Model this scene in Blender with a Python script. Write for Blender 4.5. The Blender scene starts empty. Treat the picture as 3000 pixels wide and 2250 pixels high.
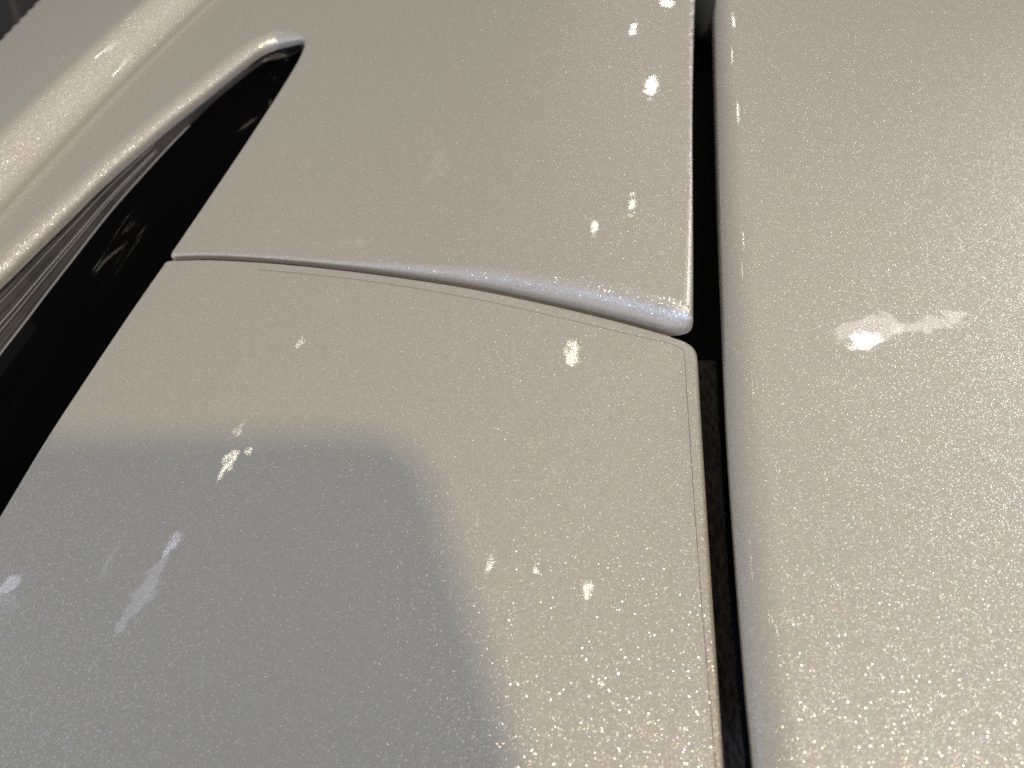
import bpy, math, random
import numpy as np
from mathutils import Vector, Matrix
from mathutils.geometry import delaunay_2d_cdt

# ------------------------------------------------------------------ camera, world, lamps, exposure
scene = bpy.context.scene
HCAM, PITCH, VFOV = 0.22, math.radians(50), math.radians(45)
FPX = 1125 / math.tan(VFOV / 2)                 # focal length in photograph pixels (3000 x 2250)
cam = bpy.data.cameras.new('Camera')
cam.sensor_fit = 'HORIZONTAL'; cam.sensor_width = 36
cam.lens = 36 * FPX / 3000
cam.clip_start = 0.005; cam.clip_end = 60
cam_o = bpy.data.objects.new('Camera', cam); scene.collection.objects.link(cam_o)
cam_o.location = (0, 0, HCAM); cam_o.rotation_euler = (math.pi / 2 - PITCH, 0, 0)
cam.dof.use_dof = True; cam.dof.focus_distance = 0.285; cam.dof.aperture_fstop = 13
scene.camera = cam_o

world = bpy.data.worlds.new('World'); scene.world = world; world.use_nodes = True
wb = world.node_tree.nodes['Background']
wb.inputs[0].default_value = (0.955, 0.96, 0.92, 1); wb.inputs[1].default_value = 0.275

scene.view_settings.view_transform = 'Standard'; scene.view_settings.look = 'None'
scene.view_settings.exposure = 0.0; scene.view_settings.gamma = 1.0
scene.render.engine = 'CYCLES'
scene.cycles.use_denoising = False
scene.cycles.max_bounces = 6
scene.cycles.sample_clamp_indirect = 2.0; scene.cycles.sample_clamp_direct = 16.0
scene.cycles.caustics_reflective = False; scene.cycles.caustics_refractive = False
scene.cycles.pixel_filter_type = 'BLACKMAN_HARRIS'

CAM = np.array([0, 0, HCAM]); SP, CP = math.sin(PITCH), math.cos(PITCH)
C_R = np.array([1., 0, 0]); C_U = np.array([0, SP, CP]); C_F = np.array([0, CP, -SP])
def ray(px, py):
    d = C_F + (px - 1500) / FPX * C_R + (1125 - py) / FPX * C_U
    return d / np.linalg.norm(d)
def on_plane(px, py, z):
    d = ray(px, py); return CAM + d * ((z - HCAM) / d[2])
def on_surf(px, py, f, dz=0.0):
    z = 0.0
    for _ in range(40):
        p = on_plane(px, py, max(z, -.15)); z += .6 * (float(f(p[0], p[1])) + dz - z)
    return on_plane(px, py, max(z, -.15))

# ------------------------------------------------------------------ height fields of the body
def ss(a, b, t):
    t = np.clip((t - a) / (b - a), 0, 1); return t * t * t * (t * (6 * t - 15) + 10)
def f_base(x, y):
    ax = np.abs(x); xx = np.where(ax < .17, np.square(x), .17 * (2 * ax - .17))      # straightens out towards the flanks
    return -xx / 1.9 - np.square(y - 0.26) / 4.5
def f_low(x, y):                      # lower panel: falls away a little at the outer edge
    return f_base(x, y) + 0.0 * x
RA = on_plane(-60, 535, -0.012)[:2]; RB = on_plane(515, -20, -0.012)[:2]
RD = (RB - RA) / np.linalg.norm(RB - RA); RN = np.array([RD[1], -RD[0]])    # right-hand normal of the ridge
def f_fen(x, y):                      # upper panel with the flank, its crease and the shoulder beyond
    step = 0.0088 * ss(-0.10, 0.072, x)
    s = (x - RA[0]) * RN[0] + (y - RA[1]) * RN[1]
    t = (x - RA[0]) * RD[0] + (y - RA[1]) * RD[1]
    crease = 0.0150 * (1 - ss(-0.0115, 0.0085, s))
    rib = 0.0013 * np.exp(-np.square((s - 0.0105) / 0.0022))
    fall = -0.6 * np.square(np.clip(-s - 0.015, 0, .12))
    return f_base(x, y) + step + crease + rib + fall
def f_right(x, y):
    xx = np.where(x < .2, np.square(x), .2 * (2 * x - .2))
    return 0.0085 - xx / 3.0 - np.square(y - 0.20) / 5.0
def normal_of(f, x, y, e=2e-4):
    n = np.array([-(f(x + e, y) - f(x - e, y)) / (2 * e), -(f(x, y + e) - f(x, y - e)) / (2 * e), 1.0])
    return n / np.linalg.norm(n)

# ------------------------------------------------------------------ lamps of the room and added fills
KEY_L, WARM_L, COOL_L, SOFT_L = 1380, 4.6, 0.9, 1.6
def aim(o, target):
    o.rotation_euler = (Vector(target) - o.location).to_track_quat('-Z', 'Y').to_euler()
def lamp(name, pos, target, sx, sy, radiance, color, shape='ELLIPSE', spread=180):
    l = bpy.data.lights.new(name, 'AREA'); l.shape = shape; l.size = sx; l.size_y = sy
    area = sx * sy * (math.pi / 4 if shape == 'ELLIPSE' else 1)
    l.energy = radiance * math.pi * area; l.color = color; l.spread = math.radians(spread)
    if spread < 179: h = math.radians(spread / 2); l.energy *= (math.tan(h) - h) / math.tan(h)
    o = bpy.data.objects.new(name, l); scene.collection.objects.link(o)
    o.location = pos; aim(o, target); return o
def mirrored(px, py, f):
    p = on_surf(px, py, f); d = ray(px, py); n = normal_of(f, p[0], p[1])
    return p, d - 2 * np.dot(d, n) * n
def spot(name, A, B, hw, f, L, col, dist=2.3, half=7.0):
    """lamp hung where the clear coat mirrors it as a mark running from A to B (photograph pixels), hw = half width"""
    m = ((A[0] + B[0]) / 2, (A[1] + B[1]) / 2)
    p, r = mirrored(*m, f); c = p + r * dist
    t = np.array([B[0] - A[0], B[1] - A[1]], float); t /= np.linalg.norm(t); nrm = np.array([-t[1], t[0]])
    def hit(px, py):
        pp, rr = mirrored(px, py, f); return pp + rr * (np.dot(c - pp, r) / np.dot(rr, r))
    ax = hit(*A) - hit(*B); ay = hit(m[0] + nrm[0] * hw, m[1] + nrm[1] * hw) - hit(m[0] - nrm[0] * hw, m[1] - nrm[1] * hw)
    sx, sy = np.linalg.norm(ax), np.linalg.norm(ay); X = Vector(ax / sx); Z = Vector(r)
    Y = Z.cross(X).normalized(); X = Y.cross(Z)
    l = bpy.data.lights.new(name, 'AREA'); l.shape = 'ELLIPSE'; l.size = sx; l.size_y = sy
    l.color = col
    l.energy = L * math.pi * math.pi / 4 * sx * sy
    o = bpy.data.objects.new(name, l); scene.collection.objects.link(o)
    Mx = Matrix((X, Y, Z)).transposed().to_4x4(); Mx.translation = Vector(c); o.matrix_world = Mx
    return o
# key spotlight behind and to the right of the photographer
G = on_plane(1185, 1285, -0.003)
T = CAM + 0.118 * C_R + 0.030 * C_U - 0.006 * C_F
KD = (T - G) / np.linalg.norm(T - G)
lamp('key_spot', G + KD * 2.6, G, 0.105, 0.105, KEY_L, (1.0, 0.80, 0.54))
WARM = (1.0, 0.92, 0.74); LILAC = (.80, .80, 1.0)
for A, B, hw, f, L in [
        ((1949, -8), (1957, 20), 15, f_fen, 40), ((1850, 106), (1862, 66), 8, f_fen, 30),
        ((1898, 276), (1914, 232), 13, f_fen, 30), ((1845, 620), (1857, 582), 11, f_fen, 40),
        ((1735, 686), (1744, 650), 8, f_fen, 40),
        ((1672, 1070), (1684, 1004), 10, f_low, 26), ((1429, 1682), (1437, 1632), 8, f_low, 46),
        ((1567, 1699), (1571, 1662), 10, f_low, 46), ((1726, 1755), (1721, 1702), 13, f_low, 50),
        ((640, 1404), (695, 1316), 7, f_low, 40), ((724, 1334), (737, 1304), 6, f_low, 30), ((684, 1272), (712, 1240), 5, f_low, 12),
        ((877, 1012), (890, 985), 3, f_low, 40),
        ((2480, 1004), (2585, 990), 24, f_right, 60)]:
    spot('ceiling_spot', A, B, hw, f, L, WARM)
for A, B, hw, f, L, col in [
        ((2438, 985), (2640, 950), 36, f_right, 6, (1, .92, .86)), ((2600, 972), (2830, 925), 20, f_right, 6, (1, .90, .86)),
        ((1232, 548), (1312, 425), 6, f_fen, .8, WARM), ((1278, 520), (1290, 500), 5, f_fen, 2, WARM), ((1302, 488), (1312, 470), 4, f_fen, 1.6, WARM), ((1362, 535), (1374, 510), 6, f_fen, 1.2, WARM),
        ((1012, 752), (1062, 690), 9, f_fen, 1.2, WARM),
        ((345, 1862), (505, 1590), 20, f_low, 3.6, LILAC), ((465, 1625), (532, 1570), 5, f_low, 11, LILAC),
        ((296, 1700), (340, 1590), 12, f_low, 1.6, LILAC), ((-20, 1780), (52, 1690), 14, f_low, 7, LILAC)]:
    spot('added_mark_lamp', A, B, hw, f, L, col)  # unseen lamps added to draw halo, streak and smudge marks in the coat
# unseen broad lamps added: side light for the ridge, then soft and cool fills
lamp('ridge_fill_light', (-.17 + 3 * .86, .3 + 3 * .48, 3 * .17), (-.17, .3, 0), 1.3, .8, WARM_L, (1.0, .95, .92), 'RECTANGLE')  # added so the ridge mirrors a bright band
lamp('sparkle_fill', (.1 + 3 * .55, .1 - 3 * .10, 3 * .83), (.1, .1, 0), 1.2, 1.2, SOFT_L, (.95, .97, 1.0), 'RECTANGLE')  # added high on the right to make the flakes sparkle
cs = bpy.data.lights.new('cool_fill_spot', 'SPOT'); cs.energy = 130; cs.color = (.36, .56, 1.0); cs.shadow_soft_size = .12  # unseen spot added to cool the right panel's tone
cs.spot_size = math.radians(13); cs.spot_blend = 1.0
cso = bpy.data.objects.new('cool_fill_spot', cs); scene.collection.objects.link(cso); cso.location = (.9, -2.8, 1.0); aim(cso, on_plane(2650, 1150, 0))
lamp('lip_cool_fill', (-.5, -3.0, .9), (0, .25, 0), 2.2, 1.4, 1.4, (.62, .68, 1.0), 'RECTANGLE')  # added bluish fill for the upper panel's lip
lamp('edge_cool_fill', (-3.2, -.3, 1.1), (0, .25, 0), 3.0, 1.8, COOL_L, (.66, .76, 1.0), 'RECTANGLE')  # added cool fill for the right panel's rolled edge

# ------------------------------------------------------------------ materials
def newmat(name):
    m = bpy.data.materials.new(name); m.use_nodes = True
    nt = m.node_tree; return m, nt, nt.nodes, nt.links, nt.nodes['Principled BSDF']
def mathn(nd, lk, op, a, b=None, clamp=False):
    n = nd.new('ShaderNodeMath'); n.operation = op; n.use_clamp = clamp
    for i, v in enumerate((a, b)):
        if v is None: continue
        if isinstance(v, (int, float)): n.inputs[i].default_value = v
        else: lk.new(v, n.inputs[i])
    return n.outputs[0]
def paint():
    m, nt, nd, lk, pb = newmat('pearl_paint')
    pb.inputs['Roughness'].default_value = 0.55
    pb.inputs['Specular IOR Level'].default_value = 0.25
    pb.inputs['Coat Weight'].default_value = 1.0
    pb.inputs['Coat Roughness'].default_value = 0.025
    tc = nd.new('ShaderNodeTexCoord'); geo = nd.new('ShaderNodeNewGeometry')
    # base colour: pearl white with very slight mottling and a few dust specks
    no = nd.new('ShaderNodeTexNoise'); no.inputs['Scale'].default_value = 900; no.inputs['Detail'].default_value = 3
    lk.new(tc.outputs['Object'], no.inputs['Vector'])
    cr = nd.new('ShaderNodeValToRGB'); lk.new(no.outputs['Fac'], cr.inputs[0])
    cr.color_ramp.elements[0].position = .3; cr.color_ramp.elements[0].color = (.50, .470, .400, 1)
    cr.color_ramp.elements[1].position = .7; cr.color_ramp.elements[1].color = (.565, .533, .456, 1)
    vd = nd.new('ShaderNodeTexVoronoi'); vd.inputs['Scale'].default_value = 70
    lk.new(tc.outputs['Object'], vd.inputs['Vector'])
    dust = mathn(nd, lk, 'LESS_THAN', vd.outputs['Distance'], 0.026)
    mx = nd.new('ShaderNodeMix'); mx.data_type = 'RGBA'
    lk.new(mathn(nd, lk, 'MULTIPLY', dust, .7), mx.inputs['Factor'])
    lk.new(cr.outputs[0], mx.inputs['A']); mx.inputs['B'].default_value = (.16, .14, .12, 1)
    lk.new(mx.outputs['Result'], pb.inputs['Base Color'])
    # orange peel in the clear coat, plus a slow waviness
    n1 = nd.new('ShaderNodeTexNoise'); n1.inputs['Scale'].default_value = 520; n1.inputs['Detail'].default_value = 2
    n2 = nd.new('ShaderNodeTexNoise'); n2.inputs['Scale'].default_value = 75; n2.inputs['Detail'].default_value = 2
    for n in (n1, n2): lk.new(tc.outputs['Object'], n.inputs['Vector'])
    hsum = mathn(nd, lk, 'ADD', mathn(nd, lk, 'MULTIPLY', n1.outputs['Fac'], .22), mathn(nd, lk, 'MULTIPLY', n2.outputs['Fac'], 9.0))
    bp = nd.new('ShaderNodeBump'); bp.inputs['Strength'].default_value = 1.0; bp.inputs['Distance'].default_value = 0.0000085
    lk.new(hsum, bp.inputs['Height']); lk.new(bp.outputs[0], pb.inputs['Coat Normal'])
    # wiped and fingered patches where the coat is a little duller
    mp = nd.new('ShaderNodeMapping'); mp.inputs['Rotation'].default_value = (0, 0, 1.05); mp.inputs['Scale'].default_value = (14, 60, 30)
    sm = nd.new('ShaderNodeTexNoise'); sm.inputs['Scale'].default_value = 1.0; sm.inputs['Detail'].default_value = 6
    lk.new(tc.outputs['Object'], mp.inputs[0]); lk.new(mp.outputs[0], sm.inputs['Vector'])
    mr = nd.new('ShaderNodeMapRange'); mr.inputs['From Min'].default_value = .56; mr.inputs['From Max'].default_value = .74
    mr.inputs['To Min'].default_value = .02; mr.inputs['To Max'].default_value = .16
    lk.new(sm.outputs['Fac'], mr.inputs['Value']); lk.new(mr.outputs[0], pb.inputs['Coat Roughness'])
    # mica flakes: every cell is a small mirror with its own tilt and interference tint
    def flakes(scale, radius, tilt, rough, keep):
        v = nd.new('ShaderNodeTexVoronoi'); v.inputs['Scale'].default_value = scale
        lk.new(tc.outputs['Object'], v.inputs['Vector'])
        wn = nd.new('ShaderNodeTexWhiteNoise'); wn.noise_dimensions = '3D'
        lk.new(v.outputs['Position'], wn.inputs['Vector'])
        wn2 = nd.new('ShaderNodeTexWhiteNoise'); wn2.noise_dimensions = '3D'
        lk.new(v.outputs['Color'], wn2.inputs['Vector'])
        def vm(op, a, b):
            n = nd.new('ShaderNodeVectorMath'); n.operation = op
            for i, q in enumerate((a, b)):
                if q is None: continue
                if isinstance(q, (tuple, float)):
                    if op == 'SCALE' and i == 1: n.inputs['Scale'].default_value = q
                    else: n.inputs[i].default_value = q
                else: lk.new(q, n.inputs[i])
            return n.outputs[0]
        r = vm('SUBTRACT', vm('ADD', wn.outputs['Color'], v.outputs['Color']), (1.0, 1.0, 1.0))
        nn = vm('NORMALIZE', vm('ADD', geo.outputs['Normal'], vm('MULTIPLY', r, (tilt, tilt, 0.0))), None)
        hs = nd.new('ShaderNodeHueSaturation'); hs.inputs['Color'].default_value = (1, .74, .71, 1)
        hs.inputs['Saturation'].default_value = .75
        lk.new(wn2.outputs['Value'], hs.inputs['Hue'])
        g = nd.new('ShaderNodeBsdfGlossy'); g.inputs['Roughness'].default_value = rough
        lk.new(hs.outputs[0], g.inputs['Color']); lk.new(nn, g.inputs['Normal'])
        sep = nd.new('ShaderNodeSeparateColor'); lk.new(wn2.outputs['Color'], sep.inputs[0])
        inside = mathn(nd, lk, 'LESS_THAN', v.outputs['Distance'], radius)
        pick = mathn(nd, lk, 'LESS_THAN', sep.outputs[1], keep)
        return g, mathn(nd, lk, 'MULTIPLY', inside, pick)
    g1, f1 = flakes(3000, .50, .47, .22, .9)
    g2, f2 = flakes(4200, .55, .42, .3, .8)
    sheen = nd.new('ShaderNodeBsdfGlossy'); sheen.inputs['Roughness'].default_value = .46; sheen.inputs['Color'].default_value = (.85, .82, .78, 1)
    m0 = nd.new('ShaderNodeMixShader'); m0.inputs[0].default_value = .22
    lk.new(pb.outputs[0], m0.inputs[1]); lk.new(sheen.outputs[0], m0.inputs[2])
    m1 = nd.new('ShaderNodeMixShader'); m2 = nd.new('ShaderNodeMixShader')
    lk.new(mathn(nd, lk, 'MULTIPLY', f2, .16), m1.inputs[0]); lk.new(m0.outputs[0], m1.inputs[1]); lk.new(g2.outputs[0], m1.inputs[2])
    lk.new(mathn(nd, lk, 'MULTIPLY', f1, .36), m2.inputs[0]); lk.new(m1.outputs[0], m2.inputs[1]); lk.new(g1.outputs[0], m2.inputs[2])
    lk.new(m2.outputs[0], nd['Material Output'].inputs['Surface'])
    return m
M_PAINT = paint()
def gloss_black():
    m, nt, nd, lk, pb = newmat('gloss_black_trim')
    pb.inputs['Base Color'].default_value = (.002, .002, .0025, 1); pb.inputs['Roughness'].default_value = .3; pb.inputs['Specular IOR Level'].default_value = .05
    pb.inputs['Coat Weight'].default_value = .05; pb.inputs['IOR'].default_value = 1.2; pb.inputs['Coat Roughness'].default_value = .05
    tc = nd.new('ShaderNodeTexCoord'); n = nd.new('ShaderNodeTexNoise'); n.inputs['Scale'].default_value = 240
    lk.new(tc.outputs['Object'], n.inputs['Vector'])
    bp = nd.new('ShaderNodeBump'); bp.inputs['Distance'].default_value = .00001; bp.inputs['Strength'].default_value = .8
    lk.new(n.outputs['Fac'], bp.inputs['Height']); lk.new(bp.outputs[0], pb.inputs['Coat Normal']); return m
def plain(name, col, rough, coat=0.0, noise=None):
    m, nt, nd, lk, pb = newmat(name)
    pb.inputs['Base Color'].default_value = (*col, 1); pb.inputs['Roughness'].default_value = rough
    pb.inputs['Coat Weight'].default_value = coat; pb.inputs['Coat Roughness'].default_value = .08
    if noise:
        sc, lo, hi, stretch = noise
        tc = nd.new('ShaderNodeTexCoord'); mp = nd.new('ShaderNodeMapping'); mp.inputs['Scale'].default_value = stretch
        n = nd.new('ShaderNodeTexNoise'); n.inputs['Scale'].default_value = sc; n.inputs['Detail'].default_value = 5
        lk.new(tc.outputs['Object'], mp.inputs[0]); lk.new(mp.outputs[0], n.inputs['Vector'])
        cr = nd.new('ShaderNodeValToRGB'); lk.new(n.outputs['Fac'], cr.inputs[0])
        cr.color_ramp.elements[0].position = .35; cr.color_ramp.elements[0].color = (*lo, 1)
        cr.color_ramp.elements[1].position = .75; cr.color_ramp.elements[1].color = (*hi, 1)
        lk.new(cr.outputs[0], pb.inputs['Base Color'])
    return m
M_BLACK = gloss_black()
M_WALL = plain('smoked_trim', (.05, .045, .042), .42, .0, (60, (.020, .017, .016), (.060, .053, .049), (1, 1, 1)))
M_STREAK_BEAD = plain('grey_streak_bead', (.30, .30, .31), .3, .6)
M_DARK = plain('cavity_black', (.004, .004, .004), .9)
M_FELT = plain('felt', (.03, .024, .02), .95, 0, (900, (.016, .013, .011), (.14, .105, .08), (1, .35, 1)))
M_SEAM = plain('film_edge_shade', (.17, .155, .14), .6)  # shading of the film's edge step, put into the colour
M_GREYPART = plain('grey_plastic', (.004, .0038, .0035), .8)
M_TILE = plain('dark_tile', (.03, .022, .018), .5, 0, (14, (.010, .007, .0055), (.020, .015, .012), (1, 1, 1)))
M_GROUT = plain('pale_joint', (.10, .09, .085), .8)

# ------------------------------------------------------------------ mesh helpers
COL = scene.collection
def link(name, verts, faces, mat, parent=None, normals=None, smooth=True):
    me = bpy.data.meshes.new(name); me.from_pydata([tuple(v) for v in verts], [], [tuple(f) for f in faces]); me.update()
    if smooth: me.shade_smooth()
    if normals is not None: me.normals_split_custom_set_from_vertices([tuple(n) for n in normals])
    me.materials.append(mat)
    o = bpy.data.objects.new(name, me); COL.objects.link(o)
    if parent is not None: o.parent = parent; o.matrix_parent_inverse = parent.matrix_world.inverted()
    return o
def curve(pts, n):
    """Catmull-Rom through pts, resampled to n points by length"""
    P = np.array(pts, float); P = np.vstack([2 * P[0] - P[1], P, 2 * P[-1] - P[-2]]); out = []
    for i in range(1, len(P) - 2):
        for t in np.linspace(0, 1, 24, endpoint=False):
            a, b, c, d = P[i - 1:i + 3]
            out.append(.5 * ((2 * b) + (c - a) * t + (2 * a - 5 * b + 4 * c - d) * t * t + (3 * b - a - 3 * c + d) * t ** 3))
    out.append(P[-2]); out = np.array(out)
    L = np.r_[0, np.cumsum(np.linalg.norm(np.diff(out, axis=0), axis=1))]
    q = np.linspace(0, L[-1], n)
    return np.stack([np.interp(q, L, out[:, k]) for k in range(out.shape[1])], 1)
def inside_poly(P, B):
    x, y = P[:, 0], P[:, 1]; c = np.zeros(len(P), bool)
    for i in range(len(B)):
        x1, y1 = B[i]; x2, y2 = B[(i + 1) % len(B)]
        if y1 == y2: continue
        c ^= ((y1 > y) != (y2 > y)) & (x < (x2 - x1) * (y - y1) / (y2 - y1) + x1)
    return c
def nearest(P, B, attr):
    """distance to the closed outline B, inward direction, interpolated attributes"""
    A = B; D = np.roll(B, -1, 0) - B; LL = (D ** 2).sum(1); at2 = np.roll(attr, -1, 0)
    dist = np.empty(len(P)); dirn = np.empty((len(P), 2)); at = np.empty((len(P), attr.shape[1]))
    for s in range(0, len(P), 2000):
        Q = P[s:s + 2000]
        t = np.clip(((Q[:, None] - A[None]) * D[None]).sum(2) / LL, 0, 1)
        N = A[None] + t[..., None] * D[None]; V = Q[:, None] - N; d = np.sqrt((V ** 2).sum(2)); k = d.argmin(1); r = np.arange(len(Q))
        dist[s:s + 2000] = d[r, k]; dirn[s:s + 2000] = V[r, k]; tt = t[r, k][:, None]
        at[s:s + 2000] = attr[k] * (1 - tt) + at2[k] * tt
    return dist, dirn, at
def panel(name, B, W, f, mat, parent, skirt=0.006, spacing=0.0022, flange=0.003):
    """Sheet-metal panel: outline B (closed, world xy), W = (roll width, roll depth) at every outline point, height field f"""
    area = .5 * np.sum(B[:, 0] * np.roll(B[:, 1], -1) - np.roll(B[:, 0], -1) * B[:, 1])
    if area < 0: B, W = B[::-1].copy(), W[::-1].copy()
    T_ = np.roll(B, -1, 0) - np.roll(B, 1, 0); T_ /= np.linalg.norm(T_, axis=1)[:, None]
    IN = np.stack([-T_[:, 1], T_[:, 0]], 1)
    ths = np.radians([12, 24, 36, 48, 60, 74, 90])
    pts = []
    for th in ths:
        d = W[:, 0] * (1 - math.cos(th)); Q = B + IN * d[:, None]
        dd, _, _ = nearest(Q, B, W); ok = (dd > .93 * d) & inside_poly(Q, B); pts.append(Q[ok])
    lo, hi = B.min(0), B.max(0)
    gx, gy = np.meshgrid(np.arange(lo[0], hi[0], spacing), np.arange(lo[1], hi[1], spacing * .87)); gx[1::2] += spacing / 2
    Gp = np.stack([gx.ravel(), gy.ravel()], 1); Gp = Gp[inside_poly(Gp, B)]
    dd, _, at = nearest(Gp, B, W); Gp = Gp[dd > at[:, 0] + spacing * .45]
    pts.append(Gp)
    allp = np.vstack([B] + pts); n = len(B)
    res = delaunay_2d_cdt([Vector((p[0], p[1])) for p in allp], [(i, (i + 1) % n) for i in range(n)], [list(range(n))], 1, 1e-7)
    V = np.array([tuple(v) for v in res[0]]); F = [tuple(q) for q in res[2]]
    dist, vec, at = nearest(V, B, W)
    orig = [o[0] if o else -1 for o in res[3]]
    isb = np.array([0 <= o < n for o in orig])
    nin = vec / np.maximum(dist, 1e-9)[:, None]
    for i, o in enumerate(orig):
        if 0 <= o < n: dist[i] = 0; nin[i] = IN[o]; at[i] = W[o]
    w, p = at[:, 0], at[:, 1]; u = np.clip(1 - dist / w, 0, 1)
    root = np.sqrt(np.maximum(1 - u * u, 1e-6))
    z = f(V[:, 0], V[:, 1]) - p * (1 - np.sqrt(1 - u * u))
    slope = np.where(u > 0, (p / w) * u / root, 0)          # d z / d dist
    e = 2e-4
    gx_ = (f(V[:, 0] + e, V[:, 1]) - f(V[:, 0] - e, V[:, 1])) / (2 * e) + slope * nin[:, 0]
    gy_ = (f(V[:, 0], V[:, 1] + e) - f(V[:, 0], V[:, 1] - e)) / (2 * e) + slope * nin[:, 1]
    N = np.stack([-gx_, -gy_, np.ones_like(gx_)], 1); N /= np.linalg.norm(N, axis=1)[:, None]
    verts = [tuple(v) for v in np.c_[V, z]]; norms = [tuple(q) for q in N]
    b2v = {o: i for i, o in enumerate(orig) if 0 <= o < n}
    low, inn = {}, {}
    for o in range(n):
        i = b2v[o]; x, y = V[i]
        low[o] = len(verts); verts.append((x, y, z[i] - skirt)); norms.append((-IN[o][0], -IN[o][1], 0))
    for o in range(n):
        i = b2v[o]; x, y = V[i] + IN[o] * flange
        inn[o] = len(verts); verts.append((x, y, z[i] - skirt - .0003)); norms.append((0, 0, -1))
    faces = []
    for q in F:
        a, b, c = (V[q[0]], V[q[1]], V[q[2]])
        faces.append(q if (b[0] - a[0]) * (c[1] - a[1]) - (b[1] - a[1]) * (c[0] - a[0]) > 0 else q[::-1])
    for o in range(n):
        k = (o + 1) % n
        faces.append((b2v[k], b2v[o], low[o], low[k])); faces.append((low[k], low[o], inn[o], inn[k]))
    return link(name, verts, faces, mat, parent, norms)
def to_xy(pts, f, dz):
    if np.isscalar(dz): dz = [dz] * len(pts)
    return np.array([on_surf(p[0], p[1], f, d)[:2] for p, d in zip(pts, dz)])
def const(n, w, p): return np.tile([w, p], (n, 1)).astype(float)
def ramp(n, a, b, pw=1.0):
    t = np.linspace(0, 1, n)[:, None] ** pw; return np.array(a) * (1 - t) + np.array(b) * t

# ------------------------------------------------------------------ the floor far below, top left corner
def sheet(name, x0, x1, y0, y1, z0, z1, mat, parent=None):
    v = [(x, y, z) for z in (z0, z1) for y in (y0, y1) for x in (x0, x1)]
    fc = [(0, 2, 3, 1), (4, 5, 7, 6), (0, 1, 5, 4), (2, 6, 7, 3), (0, 4, 6, 2), (1, 3, 7, 5)]
    return link(name, v, fc, mat, parent, smooth=False)
ZF = -0.62
gl = on_plane(34, 0, ZF); gr = on_plane(50, 60, ZF)
ja = math.atan2(-(gr[0] - gl[0]), gr[1] - gl[1]) + (math.pi if gr[1] < gl[1] else 0)
floor = sheet('floor', -4, 4, -4, 4, -.05, -.004, M_GROUT)
floor.location = (gl[0], gl[1], ZF); floor.rotation_euler = (0, 0, ja); floor['kind'] = 'structure'
bpy.context.view_layer.update()
for a, b in [(-.606, -.006), (.006, .606)]:
    for y0 in (-.9, -.288, .324):
        t_ = sheet('tile', a, b, y0, y0 + .60, -.004, 0, M_TILE); t_.parent = floor

# ------------------------------------------------------------------ the car
car = bpy.data.objects.new('car', None); COL.objects.link(car)
car.location = (0, .25, ZF); car['category'] = 'car'
car['label'] = 'pearl white car bodywork with wide black panel gap and gloss black intake slot'
bpy.context.view_layer.update()

# outline in photograph pixels, laid on the height fields
LOW_TOP = [(500, 764), (620, 762), (800, 772), (1000, 792), (1200, 818), (1400, 850), (1600, 892), (1800, 940), (1960, 984)]
LOW_RIGHT = [(2046, 1056), (2054, 1200), (2068, 1420), (2086, 1700), (2104, 1950), (2126, 2250), (2155, 2650)]
SLOT_LOW = [(478, 778), (372, 930), (250, 1112), (130, 1296), (0, 1512), (-180, 1810)]
# lower panel
a = curve(LOW_TOP, 90); cr_ = curve([(1960, 984), (2010, 1001), (2038, 1024), (2046, 1056)], 12)[1:-1]
r_ = curve(LOW_RIGHT, 60); l_ = curve(SLOT_LOW, 60)[::-1]
cl_ = curve([(478, 778), (484, 769), (500, 764)], 6)[1:-1]
bot = np.array([(x, 2650 + 0 * x) for x in np.linspace(2000, -500, 20)])
px = np.vstack([a, cr_, r_, bot, [(-480, 2300)], l_, cl_])
Wl = np.vstack([const(len(a), .0012, .0012), const(len(cr_), .0016, .0016), const(len(r_), .0018, .0018),
                const(len(bot) + 1, .002, .002), const(len(l_), .0012, .0012), const(len(cl_), .0012, .0012)])
low = panel('body_panel', to_xy(px, f_low, -.0006), Wl, f_low, M_PAINT, car, skirt=.005)
low['label'] = 'pearl white panel below the curved seam, with sparkling flakes and a soft shadow'
# dark tube stands in for the shading at the clear protective film's edge step
def ribbon_tube(name, pts, radius, mat, parent, seg=6):
    P = np.array(pts); verts, faces = [], []
    Tn = np.gradient(P, axis=0); Tn /= np.linalg.norm(Tn, axis=1)[:, None]
    for p, t in zip(P, Tn):
        s = np.cross(t, [0, 0, 1.]); s /= np.linalg.norm(s); u = np.cross(s, t)
        for k in range(seg):
            q = 2 * math.pi * k / seg; verts.append(p + radius * (math.cos(q) * s + math.sin(q) * u))
    for i in range(len(P) - 1):
        for k in range(seg):
            a_, b_ = i * seg + k, i * seg + (k + 1) % seg; faces.append((a_, b_, b_ + seg, a_ + seg))
    faces.append(tuple(range(seg))[::-1]); faces.append(tuple(range((len(P) - 1) * seg, len(P) * seg)))
    return link(name, verts, faces, mat, parent)
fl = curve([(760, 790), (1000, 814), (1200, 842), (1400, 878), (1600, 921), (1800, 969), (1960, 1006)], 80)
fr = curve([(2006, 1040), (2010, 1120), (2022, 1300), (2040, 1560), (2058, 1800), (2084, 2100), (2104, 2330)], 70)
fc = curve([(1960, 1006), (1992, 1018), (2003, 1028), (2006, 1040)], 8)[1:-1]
ribbon_tube('film_edge', [on_surf(p[0], p[1], f_low, -.00002) for p in np.vstack([fl, fc, fr])],   .00010, M_SEAM, low)

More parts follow.
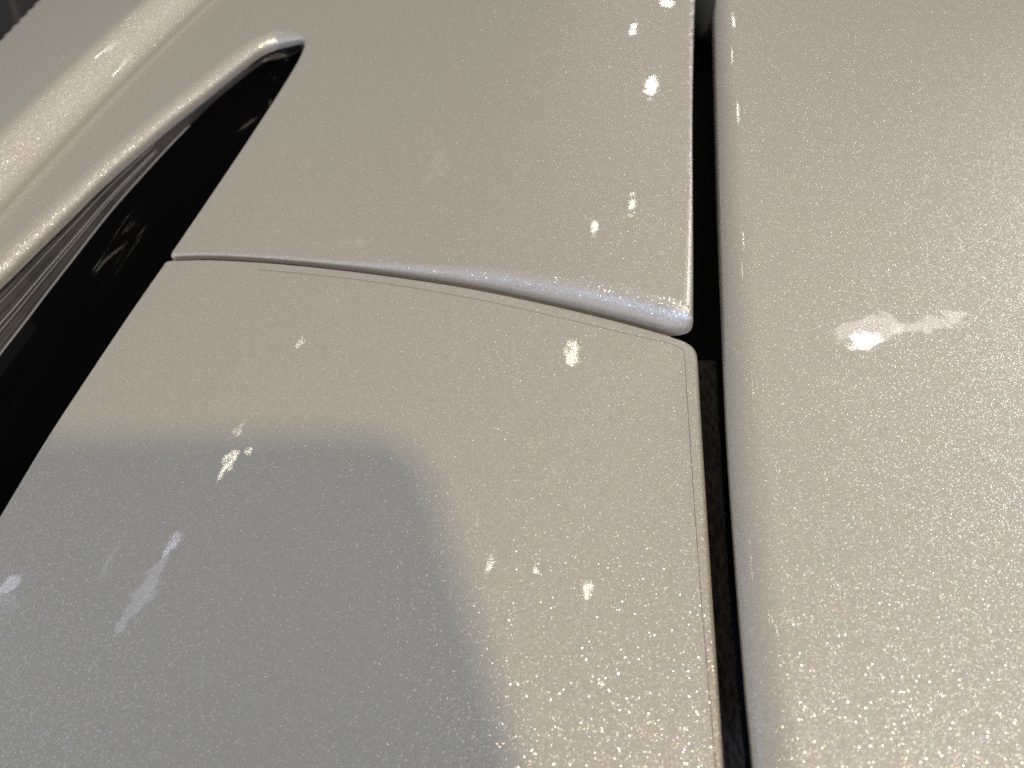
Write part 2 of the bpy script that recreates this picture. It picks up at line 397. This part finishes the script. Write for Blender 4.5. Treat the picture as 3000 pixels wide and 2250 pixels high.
# upper panel: one sheet with the flank; it runs round the tip of the intake slot
n_b = 120
ub = curve([(512, 758), (620, 756), (800, 766), (1000, 786), (1200, 812), (1400, 844), (1600, 886), (1800, 934), (1950, 975)], n_b)
t_b = np.linspace(0, 1, n_b)
ubw = to_xy(ub, f_low, -.001) + np.array([0, .0011])
Wb = np.c_[.0011 + .0058 * ss(.15, 1.1, t_b), .0009 + .0094 * ss(.15, 1.05, t_b)]
ur = curve([(2037, 915), (2035, 760), (2030, 500), (2030, 250), (2036, 0), (2050, -260)], 60)
urw = to_xy(ur, f_fen, -.0008)
br = ubw[-1]; tr = urw[0]
corner = np.array([br * (1 - t) ** 2 + 2 * t * (1 - t) * np.array([tr[0] - .0002, br[1] - .0022]) + tr * t * t for t in np.linspace(0, 1, 14)])[1:-1]
Wc = ramp(len(corner), Wb[-1], (.0045, .0060), 1.0)
topw = to_xy(np.array([(x, -260) for x in np.linspace(1990, 700, 14)]), f_fen, -.001)
shoulder = to_xy(curve([(560, -420), (330, -215), (115, -3), (0, 116), (-120, 238), (-330, 450)], 40), f_fen, -.001)
leftw = to_xy(np.array([(-420, 560), (-460, 760), (-470, 1000), (-450, 1240)]), f_fen, -.001)
SLOT_L = [(-420, 1190), (-200, 1012), (0, 830), (100, 733), (200, 636), (300, 538), (400, 450), (500, 365), (600, 286), (700, 206), (765, 158), (810, 138)]
sl = curve(SLOT_L, 110); slw = to_xy(sl, f_fen, -.006)
tip = curve([(810, 138), (850, 127), (878, 120), (891, 123), (892, 138)], 16)[1:-1]
tipw = to_xy(tip, f_fen, np.linspace(-.006, -.0012, len(tip)))
sr = curve([(892, 138), (868, 190), (800, 300), (700, 452), (600, 600), (540, 688), (503, 742)], 80); srw = to_xy(sr, f_fen, -.0008)
slc = curve([(503, 742), (501, 752), (512, 758)], 6)[1:-1]; slcw = to_xy(slc, f_fen, -.0008)
Bf = np.vstack([ubw, corner, urw, topw, shoulder, leftw, slw, tipw, srw, slcw])
Wsl = np.vstack([ramp(20, (.0075, .0065), (.0075, .0065)), ramp(len(sl) - 20, (.0075, .0065), (.0070, .0055))])
Wf = np.vstack([Wb, Wc, ramp(20, (.0045, .0060), (.002, .002)), const(len(urw) - 20, .002, .002), const(len(topw), .002, .002), const(len(shoulder), .003, .003),
                const(len(leftw), .003, .003), Wsl, ramp(len(tipw), (.0070, .0055), (.0012, .0012)),
                const(len(srw), .0011, .0011), const(len(slcw), .0011, .0011)])
fen = panel('fender_panel', Bf, Wf, f_fen, M_PAINT, car, skirt=.0018)
fen['label'] = 'pearl white panel above the seam, wrapping round the slot to the creased flank'

# right panel with its long rolled edge
rl = curve([(2078, -260), (2085, 0), (2092, 300), (2102, 650), (2114, 950), (2130, 1300), (2154, 1650), (2182, 2000), (2206, 2250), (2240, 2650)], 120)
tt = np.linspace(0, 1, 120)
rlw = to_xy(rl, f_right, -.0055)
ro = to_xy(np.array([(2400, 2650), (2900, 2650), (3350, 2650), (3400, 2200), (3400, 1500), (3400, 800), (3400, 300), (3400, -260), (3000, -260), (2500, -260)]), f_right, -.002)
Br = np.vstack([rlw, ro]); Wr = np.vstack([np.c_[.0105 + 0 * tt, .0055 + 0 * tt], const(len(ro), .002, .002)])
rp = panel('body_panel', Br, Wr, f_right, M_PAINT, car, skirt=.0012, flange=.004)
rp['label'] = 'large pearl white panel beside the wide black gap, with a bright lamp reflection'

# intake slot: black liner lofted from the flank lip under the right-hand panels
NS = 70
slx = np.array([on_surf(p[0], p[1], f_fen, -.0095) for p in curve(SLOT_L[:-1] + [(800, 150), (872, 128)], NS)])
rgt = np.array([on_surf(p[0], p[1], f_low, -.012) for p in curve([(-420, 2150), (-180, 1810), (0, 1512), (130, 1296), (250, 1112), (372, 930), (500, 745), (700, 452), (868, 190), (905, 130)], NS)])
def loft(name, rows, mat, parent):
    R = np.array(rows); k, n, _ = R.shape; verts = R.reshape(-1, 3)
    faces = [(i * n + j, i * n + j + 1, (i + 1) * n + j + 1, (i + 1) * n + j) for i in range(k - 1) for j in range(n - 1)]
    return link(name, verts, faces, mat, parent)
side = (rgt - slx); side[:, 2] = 0; wid = np.linalg.norm(side, axis=1)[:, None]; side /= wid
q = np.linspace(1, 0, NS)[:, None]; taper = np.clip((q - .17) / .83, 0, 1)    # 1 at the open end, 0 at the tip
down = np.array([0, 0, -1.])
def prow(u, d): return slx + side * u + down * d
w1 = .0004 + .025 * taper; d1 = .001 + .015 * taper
wrows = [prow(-.004, -.0005), prow(.0004, .0006)]
for k in range(1, 17):
    t = k / 16; wob = .0007 * math.sin(k * 2.1) * taper * (1 if k < 16 else 0)
    wrows.append(prow(.0004 + .0014 * t + w1 * t ** .9, .0006 + .0014 * t + d1 * t ** 1.25 + wob))
wall = loft('inner_wall', wrows, M_WALL, car)
wall['label'] = 'smoky grey glossy wall under the flank lip of the slot'
rows = []
ph = np.linspace(0, 1, 40)
for t in ph:
    u = (.0018 + w1) * (1 - t) + (wid + .03) * t
    d = (.002 + d1) + (.004 + .030 * (.25 + .75 * q)) * math.sin(t * math.pi * .62) ** 0.8 + .0004 + .0009 * math.sin(t * 39) * math.sin(t * 11) * min(1, t * 6) * (1 - t) * taper
    rows.append(prow(u, d))
liner = loft('slot_liner', rows, M_BLACK, car); liner['label'] = 'gloss black liner of the intake slot'
streak_bead = ribbon_tube('streak_bead', slx[:-6] + side[:-6] * .0012 + down * .0012, .00055, M_STREAK_BEAD, wall)
k2 = int(NS * .78)
for fr_, rad_ in ((.30, .00022), (.62, .00035), (.72, .0002)):  # thin grey beads added in place of reflection streaks along the wall
    ribbon_tube('streak_bead', (prow(.0004 + .0014 * fr_ + w1 * fr_ ** .9, .0006 + .0014 * fr_ + d1 * fr_ ** 1.25 - .0004))[:int(NS * .70)], rad_, M_STREAK_BEAD, wall)
ribbon_tube('streak_bead', (prow(.0019 + w1, .0021 + d1))[:k2], .00045, M_STREAK_BEAD, wall)

# wide gap: dark cavity, felt strip and a grey bracket at the far end
gapx = [on_plane(2060, y, -.028) for y in np.linspace(-260, 2650, 30)]
G0 = np.array(gapx)
cav = loft('gap_cavity', [G0 + np.array([-.05, 0, .012]), G0 + np.array([-.03, 0, -.004]), G0 + np.array([.03, 0, -.004]), G0 + np.array([.06, 0, .012])], M_DARK, car)
felt_r = np.array([on_surf(p[0], p[1], f_low, -.009) for p in curve([(2100, 1059), (2112, 1300), (2132, 1620), (2158, 1950), (2186, 2250), (2225, 2650)], 60)])
rng = np.random.default_rng(4)
felt_rows = []
for u, dz in [(-.022, -.004), (-.022, 0), (-.012, .0004), (-.006, .0005), (-.002, .0004), (-.0004, 0), (0, -.0006), (0, -.004)]:
    r0 = felt_r + np.array([u, 0, dz]); r0[:, 2] += rng.normal(0, .00012, len(r0)); felt_rows.append(r0)
felt = loft('felt_strip', felt_rows[::-1], M_FELT, car); felt['label'] = 'dark brown felt strip inside the panel gap'
# fine fibres on the felt
fv, ff = [], []
for _ in range(2600):
    i = rng.integers(0, 59); c = felt_r[i] + (felt_r[i + 1] - felt_r[i]) * rng.random() + np.array([-rng.random() * .011, 0, .0003])
    an = rng.normal(1.9, .5); L = rng.uniform(.0006, .0022); d = np.array([math.cos(an), math.sin(an), rng.uniform(.05, .5)]) * L
    s = np.array([-d[1], d[0], 0]); s = s / np.linalg.norm(s) * .00003; b = len(fv)
    fv += [c - s, c + s, c + d]; ff.append((b, b + 1, b + 2))
M_FIB = plain('felt_fibre', (.22, .17, .13), .9)
fo = link('felt_fibres', fv, ff, M_FIB, felt, smooth=False); fo['kind'] = 'stuff'
bc = on_plane(2062, 40, -.012); rowsb = []
for i, t in enumerate(np.linspace(0, math.pi / 2, 8)):
    rowsb.append([bc + np.array([.010 * math.cos(a) * math.cos(t), .030 * math.sin(a) * math.cos(t) + .012, .009 * math.sin(t) - .004]) for a in np.linspace(0, 2 * math.pi, 25)])
br_o = loft('bracket', rowsb, M_GREYPART, car); br_o['label'] = 'dim grey rounded bracket deep in the far end of the gap'

# ------------------------------------------------------------------ the photographer's phone, whose shadow lies on the panel
def phone():
    root = bpy.data.objects.new('smartphone', None); COL.objects.link(root)
    root['label'] = 'black smartphone held over the bodywork, casting the soft shadow'; root['category'] = 'phone'
    roll = math.radians(0)
    R = np.stack([math.cos(roll) * C_R + math.sin(roll) * C_U, -math.sin(roll) * C_R + math.cos(roll) * C_U, -C_F], 1)
    x1, y1 = .120, .031; x0, y0 = x1 - .158, y1 - .100; rr = .014
    out = []
    for cx, cy, a0 in [(x1 - rr, y1 - rr, 0), (x0 + rr, y1 - rr, 90), (x0 + rr, y0 + rr, 180), (x1 - rr, y0 + rr, 270)]:
        for k in range(9):
            a = math.radians(a0 + 90 * k / 8); out.append((cx + rr * math.cos(a), cy + rr * math.sin(a)))
    def slab(name, sc, z0, z1, mat, par):
        c = np.array([(x0 + x1) / 2, (y0 + y1) / 2]); n = len(out)
        v = [CAM + R @ np.array([*(c + (np.array(p) - c) * sc), z]) for z in (z0, z1) for p in out]
        f = [tuple(range(n))[::-1], tuple(range(n, 2 * n))] + [(i, (i + 1) % n, n + (i + 1) % n, n + i) for i in range(n)]
        return link(name, v, f, mat, par, smooth=False)
    slab('body', 1.0, .004, .0115, M_DARK, root); slab('screen', .96, .0115, .0118, M_BLACK, root)
phone()
